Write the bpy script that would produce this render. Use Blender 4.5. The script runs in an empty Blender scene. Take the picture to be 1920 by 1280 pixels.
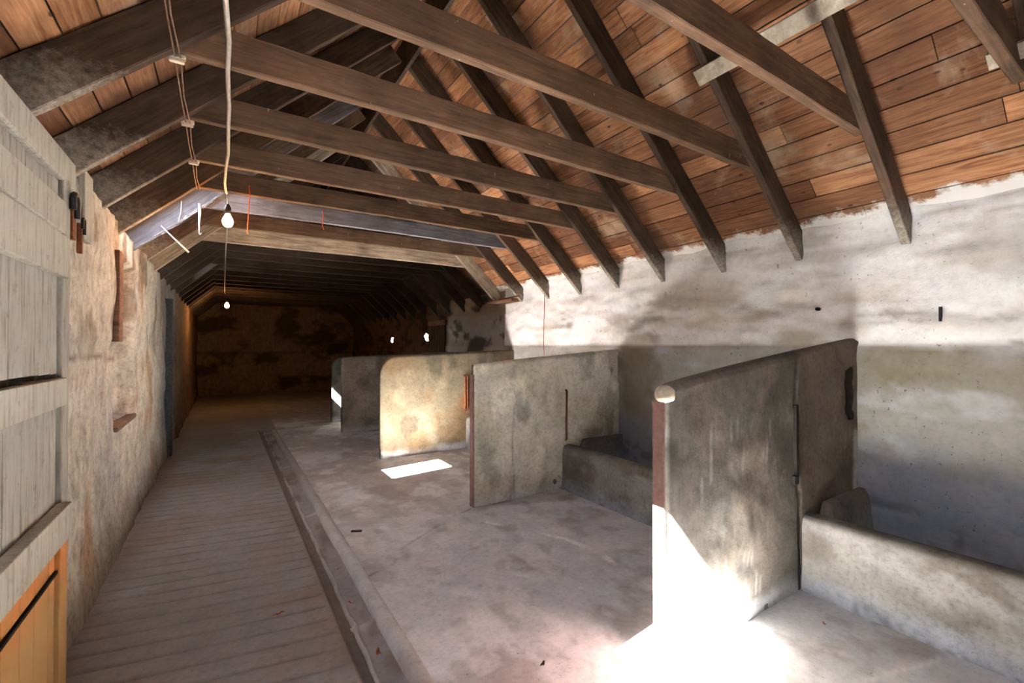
import bpy, bmesh, math, random
import numpy as np
from mathutils import Vector, Matrix

scene = bpy.context.scene
C = scene.collection
R = math.radians
PI = math.pi
random.seed(7)

# ------------------------------------------------------------------ camera
cam_d = bpy.data.cameras.new('camera')
cam_d.sensor_width = 36.0
cam_d.lens = 36.0 * 840 / 1920
cam_d.clip_start = 0.02
cam = bpy.data.objects.new('camera', cam_d)
cam.location = (0, 0, 1.6)
cam.rotation_euler = (R(90.53), 0, R(-32.8))
C.objects.link(cam)
scene.camera = cam

# ------------------------------------------------------------------ view, world, sun
scene.view_settings.view_transform = 'Standard'
scene.view_settings.look = 'None'
scene.view_settings.gamma = 1
scene.view_settings.use_curve_mapping = False
scene.view_settings.exposure = 5.35
scene.cycles.diffuse_bounces = 7
scene.cycles.max_bounces = 12

world = bpy.data.worlds.new('sky')
scene.world = world
world.use_nodes = True
bg = world.node_tree.nodes['Background']
bg.inputs[0].default_value = (0.70, 0.80, 1.0, 1)
bg.inputs[1].default_value = 1.25

SUN_DIR = Vector((0.88, 0.21, -1.0)).normalized()
sd = bpy.data.lights.new('sun', 'SUN')
sd.energy = 52
sd.angle = R(0.6)
sd.color = (1.0, 0.975, 0.93)
sun = bpy.data.objects.new('sun', sd)
sun.rotation_euler = SUN_DIR.to_track_quat('-Z', 'Y').to_euler()
sun.location = (-3, 0, 6)
C.objects.link(sun)

# ------------------------------------------------------------------ the building
XL, XR = -0.70, 4.10
YF, YE = -1.6, 17.5
XM = 1.615
SL = 0.94                      # roof slope (rise per metre)
ANG = math.atan(SL)
def under(x):                  # underside of the rafters
    return 2.97 + SL * ((x + 0.18) if x < XM else (3.41 - x))
def plank(x):                  # underside of the roof boards
    return under(x) + 0.265
SKY = [(0.60, 1.13), (4.75, 5.19), (9.06, 9.52)]     # skylights along the left slope
SKXS = [(-0.765, -0.25), (-0.765, -0.25), (-0.42, -0.25)]
for (ya, yb), SKX in zip(SKY, SKXS):             # daylight portals in the skylight openings
    ld = bpy.data.lights.new('skylight_daylight', 'AREA')
    ld.shape = 'RECTANGLE'
    ld.size = (SKX[1] - SKX[0]) / math.cos(ANG)
    ld.size_y = yb - ya
    ld.cycles.is_portal = True
    lo = bpy.data.objects.new('skylight_daylight', ld)
    xm = (SKX[0] + SKX[1]) / 2
    lo.location = (xm - 0.02, (ya + yb) / 2, plank(xm) + 0.03)
    lo.rotation_euler = (0, -ANG, 0)
    C.objects.link(lo)

FILL_DOORY = (-1.25, -0.85); FILL_DOORZ = 1.95                    # unseen doorway behind the viewer, added to brighten the near walls
ld = bpy.data.lights.new('added_doorway_fill', 'AREA')
ld.shape = 'RECTANGLE'; ld.size = FILL_DOORZ; ld.size_y = FILL_DOORY[1] - FILL_DOORY[0]
ld.cycles.is_portal = True
lo = bpy.data.objects.new('added_doorway_fill', ld)
lo.location = (XL - 0.10, (FILL_DOORY[0] + FILL_DOORY[1]) / 2, FILL_DOORZ / 2)
lo.rotation_euler = (0, R(-90), 0)
C.objects.link(lo)

# ------------------------------------------------------------------ helpers
def vnoise(x, y, z=0.0, seed=0):
    """vectorised value noise in -1..1"""
    x = np.asarray(x, float); y = np.asarray(y, float)
    z = np.zeros_like(x) + z
    xi, yi, zi = np.floor(x).astype(np.int64), np.floor(y).astype(np.int64), np.floor(z).astype(np.int64)
    fx, fy, fz = x - xi, y - yi, z - zi
    sx, sy, sz = [f * f * f * (f * (f * 6 - 15) + 10) for f in (fx, fy, fz)]
    def h(a, b, c):
        n = (a * 374761393 + b * 668265263 + c * 2147483647 + seed * 974711) & 0xffffffff
        n = ((n ^ (n >> 13)) * 1274126177) & 0xffffffff
        n = ((n ^ (n >> 16)) * 2246822519) & 0xffffffff
        return ((n ^ (n >> 15)) & 0xffff) / 32767.5 - 1
    r = 0
    for dx in (0, 1):
        for dy in (0, 1):
            for dz in (0, 1):
                w = (sx if dx else 1 - sx) * (sy if dy else 1 - sy) * (sz if dz else 1 - sz)
                r = r + w * h(xi + dx, yi + dy, zi + dz)
    return r
def fbm(x, y, oct=4, seed=0):
    r, a, f, t = 0, 1.0, 1.0, 0
    for o in range(oct):
        r = r + a * vnoise(np.asarray(x) * f, np.asarray(y) * f, 0, seed + o * 17)
        t += a; a *= 0.5; f *= 2.03
    return r / t
def sstep(a, b, x):
    t = np.clip((np.asarray(x, float) - a) / (b - a), 0, 1)
    return t * t * (3 - 2 * t)
def mixc(c, d, m):
    m = np.asarray(m)[..., None]
    return c * (1 - m) + np.array(d) * m
def segd(px, py, pts):
    d = np.full(np.shape(px), 9.0)
    for (ax, ay), (bx, by) in zip(pts[:-1], pts[1:]):
        vx, vy = bx - ax, by - ay
        t = np.clip(((px - ax) * vx + (py - ay) * vy) / (vx * vx + vy * vy + 1e-12), 0, 1)
        d = np.minimum(d, np.hypot(px - ax - t * vx, py - ay - t * vy))
    return d

def link(name, me, mat=None, parent=None):
    o = bpy.data.objects.new(name, me)
    C.objects.link(o)
    if mat is not None and len(me.materials) == 0:
        me.materials.append(mat)
    if parent is not None:
        o.parent = parent
    return o
def obj(name, bm, mat=None, parent=None, smooth=False):
    me = bpy.data.meshes.new(name)
    bmesh.ops.recalc_face_normals(bm, faces=bm.faces)
    bm.to_mesh(me); bm.free()
    if smooth:
        me.polygons.foreach_set('use_smooth', [True] * len(me.polygons))
    return link(name, me, mat, parent)
def empty(name, loc=(0, 0, 0), parent=None):
    o = bpy.data.objects.new(name, None)
    o.empty_display_size = 0.1
    o.location = loc
    C.objects.link(o)
    if parent: o.parent = parent
    return o
def tag(o, label=None, cat=None, group=None, kind=None):
    if label: o['label'] = label
    if cat: o['category'] = cat
    if group: o['group'] = group
    if kind: o['kind'] = kind
    return o
def struct(o, label=None):
    o['kind'] = 'structure'
    if label: o['label'] = label
    return o
def box(bm, x0, x1, y0, y1, z0, z1, bev=0.0, M=None):
    r = bmesh.ops.create_cube(bm, size=1)
    vs = r['verts']
    for v in vs:
        v.co = Vector((x0 + (v.co.x + .5) * (x1 - x0), y0 + (v.co.y + .5) * (y1 - y0), z0 + (v.co.z + .5) * (z1 - z0)))
    if bev:
        es = list({e for v in vs for e in v.link_edges})
        rr = bmesh.ops.bevel(bm, geom=es, offset=bev, segments=2, affect='EDGES', profile=0.5)
        vs = list({v for f in rr['faces'] for v in f.verts} | {v for v in vs if v.is_valid})
    if M is not None:
        bmesh.ops.transform(bm, matrix=M, verts=[v for v in vs if v.is_valid])
    return vs
def tube(bm, pts, rad, n=8, cap=True):
    pts = [Vector(p) for p in pts]
    rads = rad if isinstance(rad, (list, tuple)) else [rad] * len(pts)
    rings = []
    up = None
    for i, p in enumerate(pts):
        d = (pts[min(i + 1, len(pts) - 1)] - pts[max(i - 1, 0)])
        if d.length < 1e-9: d = Vector((0, 0, 1))
        d.normalize()
        if up is None:
            up = d.orthogonal().normalized()
        up = (up - d * up.dot(d))
        if up.length < 1e-6: up = d.orthogonal()
        up.normalize()
        s = d.cross(up)
        rings.append([bm.verts.new(p + (up * math.cos(2 * PI * k / n) + s * math.sin(2 * PI * k / n)) * rads[i]) for k in range(n)])
    for a, b in zip(rings[:-1], rings[1:]):
        for k in range(n):
            bm.faces.new((a[k], a[(k + 1) % n], b[(k + 1) % n], b[k]))
    if cap:
        bm.faces.new(rings[0][::-1]); bm.faces.new(rings[-1])
def lathe(bm, prof, c, n=20):
    c = Vector(c); rings = []
    for r, z in prof:
        if r < 1e-5:
            rings.append([bm.verts.new(c + Vector((0, 0, z)))])
        else:
            rings.append([bm.verts.new(c + Vector((r * math.cos(2 * PI * k / n), r * math.sin(2 * PI * k / n), z))) for k in range(n)])
    for a, b in zip(rings[:-1], rings[1:]):
        for k in range(n):
            q = [a[k % len(a)], a[(k + 1) % len(a)], b[(k + 1) % len(b)], b[k % len(b)]]
            u = []
            for v in q:
                if v not in u: u.append(v)
            if len(u) > 2: bm.faces.new(u)
def grid(name, P, col, mat, mask=None, smooth=True, parent=None):
    """P: (m,n,3) positions, col: (m,n,3) colours, mask: faces kept (m-1,n-1)"""
    m, n = P.shape[:2]
    idx = np.arange(m * n).reshape(m, n)
    F = np.stack([idx[:-1, :-1], idx[1:, :-1], idx[1:, 1:], idx[:-1, 1:]], -1)
    F = F[mask] if mask is not None else F.reshape(-1, 4)
    me = bpy.data.meshes.new(name)
    me.vertices.add(m * n)
    me.vertices.foreach_set('co', P.reshape(-1).astype(np.float32))
    me.loops.add(len(F) * 4)
    me.loops.foreach_set('vertex_index', F.reshape(-1).astype(np.int32))
    me.polygons.add(len(F))
    me.polygons.foreach_set('loop_start', np.arange(0, len(F) * 4, 4, dtype=np.int32))
    me.polygons.foreach_set('loop_total', np.full(len(F), 4, dtype=np.int32))
    if smooth:
        me.polygons.foreach_set('use_smooth', np.ones(len(F), dtype=bool))
    me.update(calc_edges=True)
    if col is not None:
        at = me.color_attributes.new('paint', 'FLOAT_COLOR', 'POINT')
        c4 = np.concatenate([col.reshape(-1, 3), np.ones((m * n, 1))], 1)
        at.data.foreach_set('color', c4.reshape(-1).astype(np.float32))
    me.validate()
    return link(name, me, mat, parent)

# ------------------------------------------------------------------ materials
class NT:
    def __init__(s, name):
        s.m = bpy.data.materials.new(name); s.m.use_nodes = True
        s.t = s.m.node_tree; s.N = s.t.nodes; s.L = s.t.links
        s.b = s.N['Principled BSDF']; s.b.inputs['Roughness'].default_value = 0.9
        s.b.inputs['Specular IOR Level'].default_value = 0.2
    def n(s, typ, **kw):
        nd = s.N.new(typ)
        for k, v in kw.items():
            if k.startswith('i_'):
                nd.inputs[k[2:]].default_value = v
            else: setattr(nd, k, v)
        return nd
    def co(s, scale=(1, 1, 1), kind='Object', rnd=False):
        tc = s.n('ShaderNodeTexCoord')
        mp = s.n('ShaderNodeMapping'); mp.inputs['Scale'].default_value = scale
        s.L.new(tc.outputs[kind], mp.inputs[0])
        if rnd:
            oi = s.n('ShaderNodeObjectInfo')
            m = s.n('ShaderNodeMath', operation='MULTIPLY'); m.inputs[1].default_value = 37
            s.L.new(oi.outputs['Random'], m.inputs[0])
            s.L.new(m.outputs[0], mp.inputs['Location'])
        return mp.outputs[0]
    def noise(s, vec, scale=5, detail=5, rough=0.6, dist=0):
        nd = s.n('ShaderNodeTexNoise')
        nd.inputs['Scale'].default_value = scale; nd.inputs['Detail'].default_value = detail
        nd.inputs['Roughness'].default_value = rough; nd.inputs['Distortion'].default_value = dist
        s.L.new(vec, nd.inputs['Vector'])
        return nd.outputs['Fac']
    def vor(s, vec, scale=5, feat='F1'):
        nd = s.n('ShaderNodeTexVoronoi', feature=feat); nd.inputs['Scale'].default_value = scale
        s.L.new(vec, nd.inputs['Vector']); return nd.outputs['Distance']
    def ramp(s, fac, *stops):
        nd = s.n('ShaderNodeValToRGB'); cr = nd.color_ramp
        while len(cr.elements) < len(stops): cr.elements.new(0.5)
        for e, (p, c) in zip(cr.elements, stops):
            e.position = p
            e.color = (c, c, c, 1) if not hasattr(c, '__len__') else tuple(c) + (1,)
        s.L.new(fac, nd.inputs[0]); return nd.outputs[0]
    def mix(s, a, b, fac=1.0, mode='MIX'):
        nd = s.n('ShaderNodeMix', data_type='RGBA', blend_type=mode)
        for sock, v in ((nd.inputs[0], fac), (nd.inputs[6], a), (nd.inputs[7], b)):
            if hasattr(v, 'is_output') or isinstance(v, bpy.types.NodeSocket): s.L.new(v, sock)
            elif hasattr(v, '__len__'): sock.default_value = tuple(v) + (1,)
            else: sock.default_value = v
        return nd.outputs[2]
    def math(s, op, a, b=0.0, clamp=False):
        nd = s.n('ShaderNodeMath', operation=op, use_clamp=clamp)
        for i, v in enumerate((a, b)):
            if isinstance(v, bpy.types.NodeSocket): s.L.new(v, nd.inputs[i])
            else: nd.inputs[i].default_value = v
        return nd.outputs[0]
    def attr(s, name, out='Color'):
        return s.n('ShaderNodeAttribute', attribute_name=name).outputs[out]
    def pos(s):
        g = s.n('ShaderNodeNewGeometry'); x = s.n('ShaderNodeSeparateXYZ')
        s.L.new(g.outputs['Position'], x.inputs[0]); return x.outputs
    def col(s, c):
        if isinstance(c, bpy.types.NodeSocket): s.L.new(c, s.b.inputs['Base Color'])
        else: s.b.inputs['Base Color'].default_value = tuple(c) + (1,)
    def bump(s, h, strength=0.5, dist=0.01):
        nd = s.n('ShaderNodeBump'); nd.inputs['Strength'].default_value = strength
        nd.inputs['Distance'].default_value = dist
        s.L.new(h, nd.inputs['Height'])
        s.L.new(nd.outputs[0], s.b.inputs['Normal'])

def mat_painted(name, fine=30, specks=0.5, bumpd=0.008, streak=None, soft=1.0):
    t = NT(name)
    c = t.attr('paint')
    v = t.co(); 
    n1 = t.noise(v, 6, 6, 0.65)
    c = t.mix(c, t.ramp(n1, (0.3, 1 - 0.24 * soft), (0.55, 1.0), (0.75, 1 + 0.16 * soft)), 1.0, 'MULTIPLY')
    n2 = t.noise(v, fine, 5, 0.7)
    c = t.mix(c, t.ramp(n2, (0.32, 1 - 0.28 * soft), (0.5, 1.0), (0.7, 1 + 0.12 * soft)), 1.0, 'MULTIPLY')
    if streak:
        n3 = t.noise(t.co(streak), 3, 4, 0.6)
        c = t.mix(c, t.ramp(n3, (0.35, 0.75), (0.55, 1.02)), 1.0, 'MULTIPLY')
    if specks:
        vd = t.noise(t.co((1, 1, 0.7)), 38, 3, 0.6)
        sp = t.ramp(vd, (0.665, 0.0), (0.69, specks))
        big = t.noise(v, 2.5, 3, 0.6)
        sp = t.mix((0, 0, 0), sp, t.ramp(big, (0.42, 0.0), (0.58, 1.0)))
        c = t.mix(c, (0.07, 0.05, 0.04), sp)
    t.col(c)
    h = t.math('ADD', n1, t.math('MULTIPLY', n2, 0.35))
    t.bump(h, 0.9, bumpd)
    return t.m

def mat_wood(name, base, dark, pale=None, foot=True, rough=0.85, drops=False, fc=(0.37, 0.33, 0.27)):
    t = NT(name)
    v = t.co((0.6, 7, 7), rnd=True)
    g = t.noise(v, 4.5, 6, 0.7, 0.6)
    c = t.mix(dark, base, t.ramp(g, (0.30, 0.0), (0.66, 1.0)))
    v2 = t.co((1, 1, 1), rnd=True)
    n2 = t.noise(v2, 3.0, 4, 0.6)
    c = t.mix(c, t.ramp(n2, (0.25, 0.55), (0.55, 1.0), (0.8, 1.25)), 1.0, 'MULTIPLY')
    oi = t.n('ShaderNodeObjectInfo')
    c = t.mix(c, t.ramp(oi.outputs['Random'], (0.0, 0.78), (1.0, 1.2)), 1.0, 'MULTIPLY')
    if drops:
        v3 = t.co((7, 7, 1.6), rnd=True)
        d = t.noise(v3, 9, 2, 0.5)
        c = t.mix(c, (0.5, 0.47, 0.42), t.ramp(d, (0.735, 0.0), (0.77, 0.6)))
    if foot:
        x, y, z = t.pos()
        m = t.noise(t.co((1, 1, 1), rnd=True), 17, 7, 0.8)
        zz = t.math('ADD', t.math('MULTIPLY', m, 0.42), t.math('MULTIPLY', z, -1.0))
        zz = t.math('ADD', zz, t.ramp(t.math('ADD', t.math('MULTIPLY', x, -1.0), 0.2, clamp=True), (0.3, 0.0), (0.6, 0.19)))
        k = t.ramp(t.math('ADD', zz, 2.83, clamp=True), (0.42, 0.0), (0.62, 0.85))
        mott = t.ramp(t.noise(t.co((1, 1, 1), rnd=True), 30, 6, 0.8), (0.38, 0.35), (0.60, 1.0))
        c = t.mix(c, fc, t.math('MULTIPLY', k, mott))
    t.col(c)
    t.b.inputs['Roughness'].default_value = rough
    t.bump(g, 0.6, 0.004)
    return t.m

M = {}
M['wall_r'] = mat_painted('whitewashed rubble', 20, 0.75, 0.010, soft=0.45)
M['wall_l'] = mat_painted('dirty limewash', 24, 0.7, 0.012, streak=(4, 4, 1.5))
M['floor'] = mat_painted('worn concrete', 30, 0.5, 0.004, soft=0.6)
M['conc'] = mat_painted('cement render', 34, 0.35, 0.005)
M['timber'] = mat_wood('sawn timber', (0.098, 0.060, 0.037), (0.036, 0.023, 0.016))
M['collar'] = mat_wood('collar timber', (0.175, 0.104, 0.060), (0.075, 0.045, 0.029), foot=False, drops=True)
M['black'] = mat_wood('sooty timber', (0.062, 0.040, 0.027), (0.022, 0.015, 0.011), fc=(0.07, 0.055, 0.042))
M['skylit'] = mat_wood('limed timber', (0.18, 0.18, 0.20), (0.08, 0.075, 0.075), foot=False)  # pale blue-grey colour paints in the roof light falling on these timbers
M['plastered'] = mat_wood('limewashed timber', (0.42, 0.35, 0.26), (0.14, 0.09, 0.06), foot=False)
M['pale'] = mat_wood('pale batten', (0.52, 0.46, 0.36), (0.30, 0.24, 0.17), foot=False)
M['brown'] = mat_wood('brown board', (0.24, 0.13, 0.075), (0.09, 0.045, 0.03), foot=False)

def mat_planks():
    t = NT('roof boards')
    uv = t.co((1, 1, 1), 'UV')
    mp = t.n('ShaderNodeMapping'); mp.inputs['Scale'].default_value = (0.8, 9, 1)
    t.L.new(uv, mp.inputs[0])
    tone = t.attr('tone', 'Fac')
    cmb = t.n('ShaderNodeCombineXYZ'); t.L.new(t.math('MULTIPLY', tone, 31.0), cmb.inputs[2])
    add = t.n('ShaderNodeVectorMath', operation='ADD')
    t.L.new(mp.outputs[0], add.inputs[0]); t.L.new(cmb.outputs[0], add.inputs[1])
    g = t.noise(add.outputs[0], 4.0, 6, 0.65, 0.8)
    c = t.ramp(g, (0.22, (0.085, 0.034, 0.017)), (0.42, (0.22, 0.10, 0.047)), (0.6, (0.33, 0.168, 0.082)), (0.8, (0.43, 0.25, 0.135)))
    c = t.mix(c, t.ramp(tone, (0.0, (0.50, 0.44, 0.42)), (0.5, (0.95, 0.93, 0.92)), (1.0, (1.32, 1.28, 1.22))), 1.0, 'MULTIPLY')
    # water stains
    v = t.co((1, 1, 1))
    n = t.noise(v, 1.3, 4, 0.6)
    c = t.mix(c, (0.085, 0.04, 0.025), t.ramp(n, (0.48, 0.0), (0.66, 0.85)))
    n = t.noise(v, 2.1, 5, 0.6, 0.5)
    c = t.mix(c, (0.34, 0.25, 0.165), t.ramp(n, (0.56, 0.0), (0.70, 0.7)))
    # knots
    mp2 = t.n('ShaderNodeMapping'); mp2.inputs['Scale'].default_value = (0.6, 1, 1)
    t.L.new(uv, mp2.inputs[0])
    kd = t.vor(mp2.outputs[0], 7.5)
    c = t.mix(c, (0.05, 0.02, 0.012), t.ramp(kd, (0.055, 0.85), (0.10, 0.0)))
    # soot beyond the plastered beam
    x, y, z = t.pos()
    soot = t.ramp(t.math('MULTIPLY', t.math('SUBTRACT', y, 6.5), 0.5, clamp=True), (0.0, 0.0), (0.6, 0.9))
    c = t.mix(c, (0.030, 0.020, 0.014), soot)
    # limewash lapping on to the lowest board
    m = t.noise(v, 5, 5, 0.7)
    k = t.math('ADD', t.math('MULTIPLY', m, 0.22), t.math('MULTIPLY', z, -1.0))
    k = t.math('SUBTRACT', k, 0.05)
    near = t.ramp(t.math('SUBTRACT', 7.2, y, clamp=True), (0.0, 0.0), (0.6, 1.0))
    c = t.mix(c, (0.60, 0.585, 0.55), t.math('MULTIPLY', near, t.ramp(t.math('ADD', k, 3.05, clamp=True), (0.47, 0.0), (0.50, 0.95))))
    t.col(c); t.bump(g, 0.5, 0.003)
    return t.m
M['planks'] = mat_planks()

def plain(name, c, rough=0.8, metal=0.0, var=0.35, scale=30):
    t = NT(name)
    n = t.noise(t.co(rnd=True), scale, 5, 0.6)
    k = t.mix(tuple(c), t.ramp(n, (0.3, 1 - var), (0.7, 1 + var)), 1.0, 'MULTIPLY')
    t.col(k); t.b.inputs['Roughness'].default_value = rough; t.b.inputs['Metallic'].default_value = metal
    t.bump(n, 0.3, 0.002)
    return t.m
M['slate'] = plain('slate', (0.08, 0.08, 0.09))
M['iron'] = plain('black iron', (0.018, 0.017, 0.018), 0.5, 0.3)
M['rust'] = plain('rusty iron', (0.16, 0.055, 0.025), 0.9)
M['redsteel'] = plain('red oxide steel', (0.20, 0.115, 0.095), 0.75, var=0.2)
M['cable'] = plain('grey cable sheath', (0.36, 0.33, 0.28), 0.6, var=0.15)
M['wire'] = plain('brown flex', (0.17, 0.09, 0.06), 0.7)
M['porcelain'] = plain('porcelain', (0.6, 0.52, 0.42), 0.4, var=0.2)
M['white'] = plain('white cord', (0.45, 0.46, 0.48), 0.8, var=0.1)
M['orange'] = plain('orange twine', (0.75, 0.13, 0.05), 0.8, var=0.2)
M['red'] = plain('red cord', (0.28, 0.05, 0.05), 0.8, var=0.2)
M['leaf'] = plain('dead leaf', (0.22, 0.07, 0.03), 0.8)
M['darkbrown'] = plain('dark bakelite', (0.03, 0.02, 0.016), 0.4)
M['blueboard'] = plain('dark grey board', (0.05, 0.055, 0.065), 0.8)
M['gap_shade'] = plain('dark gap', (0.012, 0.010, 0.009), 0.95)  # near-black colour painted in for the shade inside slots and gaps

def mat_emit(name, c, s):
    t = NT(name)
    t.b.inputs['Base Color'].default_value = (0.8, 0.75, 0.65, 1)
    t.b.inputs['Emission Color'].default_value = tuple(c) + (1,)
    t.b.inputs['Emission Strength'].default_value = s
    return t.m
M['bulb'] = mat_emit('lit bulb glass', (1.0, 0.62, 0.28), 0.5)

def mat_web():
    t = NT('cobweb')
    n = t.noise(t.co((1, 1, 1)), 24, 6, 0.8, 1.0)
    tr = t.n('ShaderNodeBsdfTransparent'); mx = t.n('ShaderNodeMixShader')
    t.b.inputs['Base Color'].default_value = (0.6, 0.6, 0.62, 1)
    a = t.ramp(n, (0.45, 0.0), (0.66, 0.45))
    t.L.new(a, mx.inputs[0]); t.L.new(tr.outputs[0], mx.inputs[1]); t.L.new(t.b.outputs[0], mx.inputs[2])
    t.L.new(mx.outputs[0], t.N['Material Output'].inputs[0])
    return t.m
M['web'] = mat_web()

# ------------------------------------------------------------------ walls
# right wall
ys = np.concatenate([np.arange(YF, 7.5, 0.03), np.arange(7.5, YE + 0.05, 0.06)])
zs = np.arange(-0.06, 2.64, 0.03)
Y, Z = np.meshgrid(ys, zs, indexing='ij')
up = sstep(1.585, 1.61, Z + 0.006 * vnoise(Y * 3, Z * 0, 0, 3))
lump = fbm(Y * 1.6, Z * 4.5, 4, 11)
X = XR - 0.0 + up * (0.012 + 0.036 * lump + 0.022 * fbm(Y * 3.2 + 3, Z * 10, 4, 13)) + (1 - up) * (0.005 * fbm(Y * 2, Z * 2, 3, 5))
X += 0.02 * sstep(6.6, 6.66, Y) * up
# torn patch of plaster
tp = np.exp(-(((Y - 1.25) / 0.25) ** 2) ** 2 - (((Z - 1.82) / 0.055) ** 2) ** 2)
X += 0.03 * tp * (0.6 + 0.6 * fbm(Y * 14, Z * 40, 3, 9))
hole = (np.hypot((Y - 10.24) / 0.09, (Z - 1.81) / 0.085) < 1) | (np.hypot((Y - 12.86) / 0.08, (Z - 1.77) / 0.07) < 1)
col = np.zeros(Y.shape + (3,)) + np.array((0.62, 0.61, 0.58))
ns = fbm(Y * 1.3 + 4, Z * 3.6, 5, 21)
col = mixc(col, (0.33, 0.28, 0.20), 0.85 * sstep(0.08, 0.42, ns) * sstep(2.5, 2.0, Z) * up)
col = mixc(col, (0.20, 0.16, 0.11), 0.75 * sstep(0.16, 0.42, fbm(Y * 3.0 + 9, Z * 10, 5, 23)) * sstep(2.35, 2.0, Z) * sstep(-0.2, 0.2, fbm(Y * 0.8, Z * 1.5, 2, 24)) * up)
col = mixc(col, (0.36, 0.32, 0.25), 0.7 * sstep(0.15, 0.4, fbm(Y * 1.6, Z * 11, 5, 25)) * sstep(2.2, 2.5, Z) * up)
band = np.exp(-((Z - (1.80 + 0.10 * np.sin(Y * 1.1))) / 0.16) ** 2)
col = mixc(col, (0.42, 0.345, 0.24), 0.8 * band * sstep(-0.25, 0.45, fbm(Y * 2.2, Z * 7, 4, 31)) * up)
col = mixc(col, (0.47, 0.40, 0.35), 0.35 * sstep(2.45, 2.2, Z) * sstep(0.0, 0.5, fbm(Y * 0.7, Z * 2, 3, 33)) * up)
col = mixc(col, (0.78, 0.77, 0.76), 0.75 * sstep(3.4, 4.6, Y) * sstep(-0.5, 0.2, fbm(Y * 2, Z * 4, 4, 29)))
lo = mixc(np.zeros(Y.shape + (3,)) + np.array((0.31, 0.295, 0.26)), (0.205, 0.175, 0.115), 0.8 * sstep(0.0, 0.5, fbm(Y * 1.4, Z * 1.6, 4, 41)) * sstep(0.9, 1.5, Z))
lo = mixc(lo, (0.31, 0.33, 0.365), 0.85 * sstep(0.95, 0.50, Z + 0.25 * fbm(Y * 1.7, Z * 2, 4, 43)))
lo = mixc(lo, (0.13, 0.12, 0.12), 0.65 * sstep(0.12, 0.4, fbm(Y * 6, Z * 9, 4, 45)) * sstep(0.52, 0.42, Z))
lo = mixc(lo, (0.38, 0.36, 0.32), 0.5 * sstep(1.35, 1.58, Z) * sstep(-0.2, 0.3, fbm(Y * 2.5, Z * 2, 3, 47)))
lo = mixc(lo, (0.20, 0.165, 0.10), 0.65 * sstep(0.10, 0.35, fbm(Y * 3.1, Z * 3.6, 5, 53)) * sstep(0.7, 1.0, Z))
lo = mixc(lo, (0.42, 0.42, 0.42), 0.6 * sstep(0.12, 0.4, fbm(Y * 2.4 + 5, Z * 5, 5, 54)))
lo = mixc(lo, (0.17, 0.14, 0.085), 0.8 * sstep(0.12, 0.0, np.abs(Y - 3.62) - 0.20 + 0.12 * fbm(Y * 4, Z * 3, 3, 49)) * sstep(0.7, 0.95, Z))
lo = lo * 0.82
for c3 in range(3):
    col[..., c3] = col[..., c3] * up + lo[..., c3] * (1 - up)
col = mixc(col, (0.25, 0.19, 0.14), 0.7 * np.exp(-((Z - 1.597) / 0.012) ** 2) * sstep(-0.5, 0.3, vnoise(Y * 3, Z * 0, 0, 5)))
col = mixc(col, (0.24, 0.19, 0.14), 0.75 * tp * sstep(-0.25, 0.2, fbm(Y * 9, Z * 30, 3, 51)))
# beyond the old partition: grimy, then bare sooty stone
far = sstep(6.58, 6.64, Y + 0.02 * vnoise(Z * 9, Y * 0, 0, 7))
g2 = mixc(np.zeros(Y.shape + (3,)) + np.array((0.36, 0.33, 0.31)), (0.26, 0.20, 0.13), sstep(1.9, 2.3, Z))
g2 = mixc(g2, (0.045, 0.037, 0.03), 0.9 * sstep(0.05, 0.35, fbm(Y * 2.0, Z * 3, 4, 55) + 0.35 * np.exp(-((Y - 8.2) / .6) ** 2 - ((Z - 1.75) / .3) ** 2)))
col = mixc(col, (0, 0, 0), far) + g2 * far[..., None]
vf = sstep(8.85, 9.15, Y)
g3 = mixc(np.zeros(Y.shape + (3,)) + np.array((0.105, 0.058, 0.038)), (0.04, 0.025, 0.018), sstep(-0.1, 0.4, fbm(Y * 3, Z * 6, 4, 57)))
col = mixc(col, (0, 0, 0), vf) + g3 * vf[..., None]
P = np.stack([X, Y, Z], -1)
mask = ~(hole[:-1, :-1] | hole[1:, 1:])
wr = struct(grid('wall_right', P, np.clip(col, 0.01, 1), M['wall_r'], mask))
bm = bmesh.new()
# masonry behind the plaster, left open where daylight comes through the two holes
z1 = 2.60
for a, b, c, d in ((YF, 10.13, -0.06, z1), (11.60, 12.76, -0.06, z1), (14.30, YE, -0.06, z1),
                   (10.13, 11.60, -0.06, 1.71), (10.13, 11.60, 1.91, z1), (12.76, 14.30, -0.06, 1.69), (12.76, 14.30, 1.85, z1)):
    box(bm, XR + 0.10, XR + 0.45, a, b, c, d)
o = obj('masonry', bm, M['slate'], wr)

# left wall
ys = np.concatenate([np.arange(YF, 9.9, 0.03), np.arange(9.9, YE + 0.05, 0.06)])
zs = np.arange(-0.06, 2.57, 0.03)
Y, Z = np.meshgrid(ys, zs, indexing='ij')
X = XL - 0.02 * fbm(Y * 1.5, Z * 2.5, 4, 61) - 0.022 * fbm(Y * 5, Z * 3, 4, 62)
def rect(y0, y1, z0, z1, s=0.03):
    return sstep(y0 - s, y0 + s, Y) * sstep(y1 + s, y1 - s, Y) * sstep(z0 - s, z0 + s, Z) * sstep(z1 + s, z1 - s, Z)
nich = rect(4.58, 5.42, 0.97, 2.28, 0.02)
door = rect(8.25, 9.55, -1, 2.08, 0.02)
X += -0.13 * nich - 0.28 * door
X += 0.02 * rect(2.80, 4.52, 1.62, 2.8) * 1.0
X += -0.06 * rect(YF, 2.80, -1, 2.34)
X += 0.03 * sstep(0.45, 0.0, Z) * (1 - door)
col = np.zeros(Y.shape + (3,)) + np.array((0.46, 0.42, 0.36))
st = fbm(Y * 2.2, Z * 0.9, 4, 63)
col = mixc(col, (0.33, 0.19, 0.095), 0.8 * sstep(0.02, 0.45, st))
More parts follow.
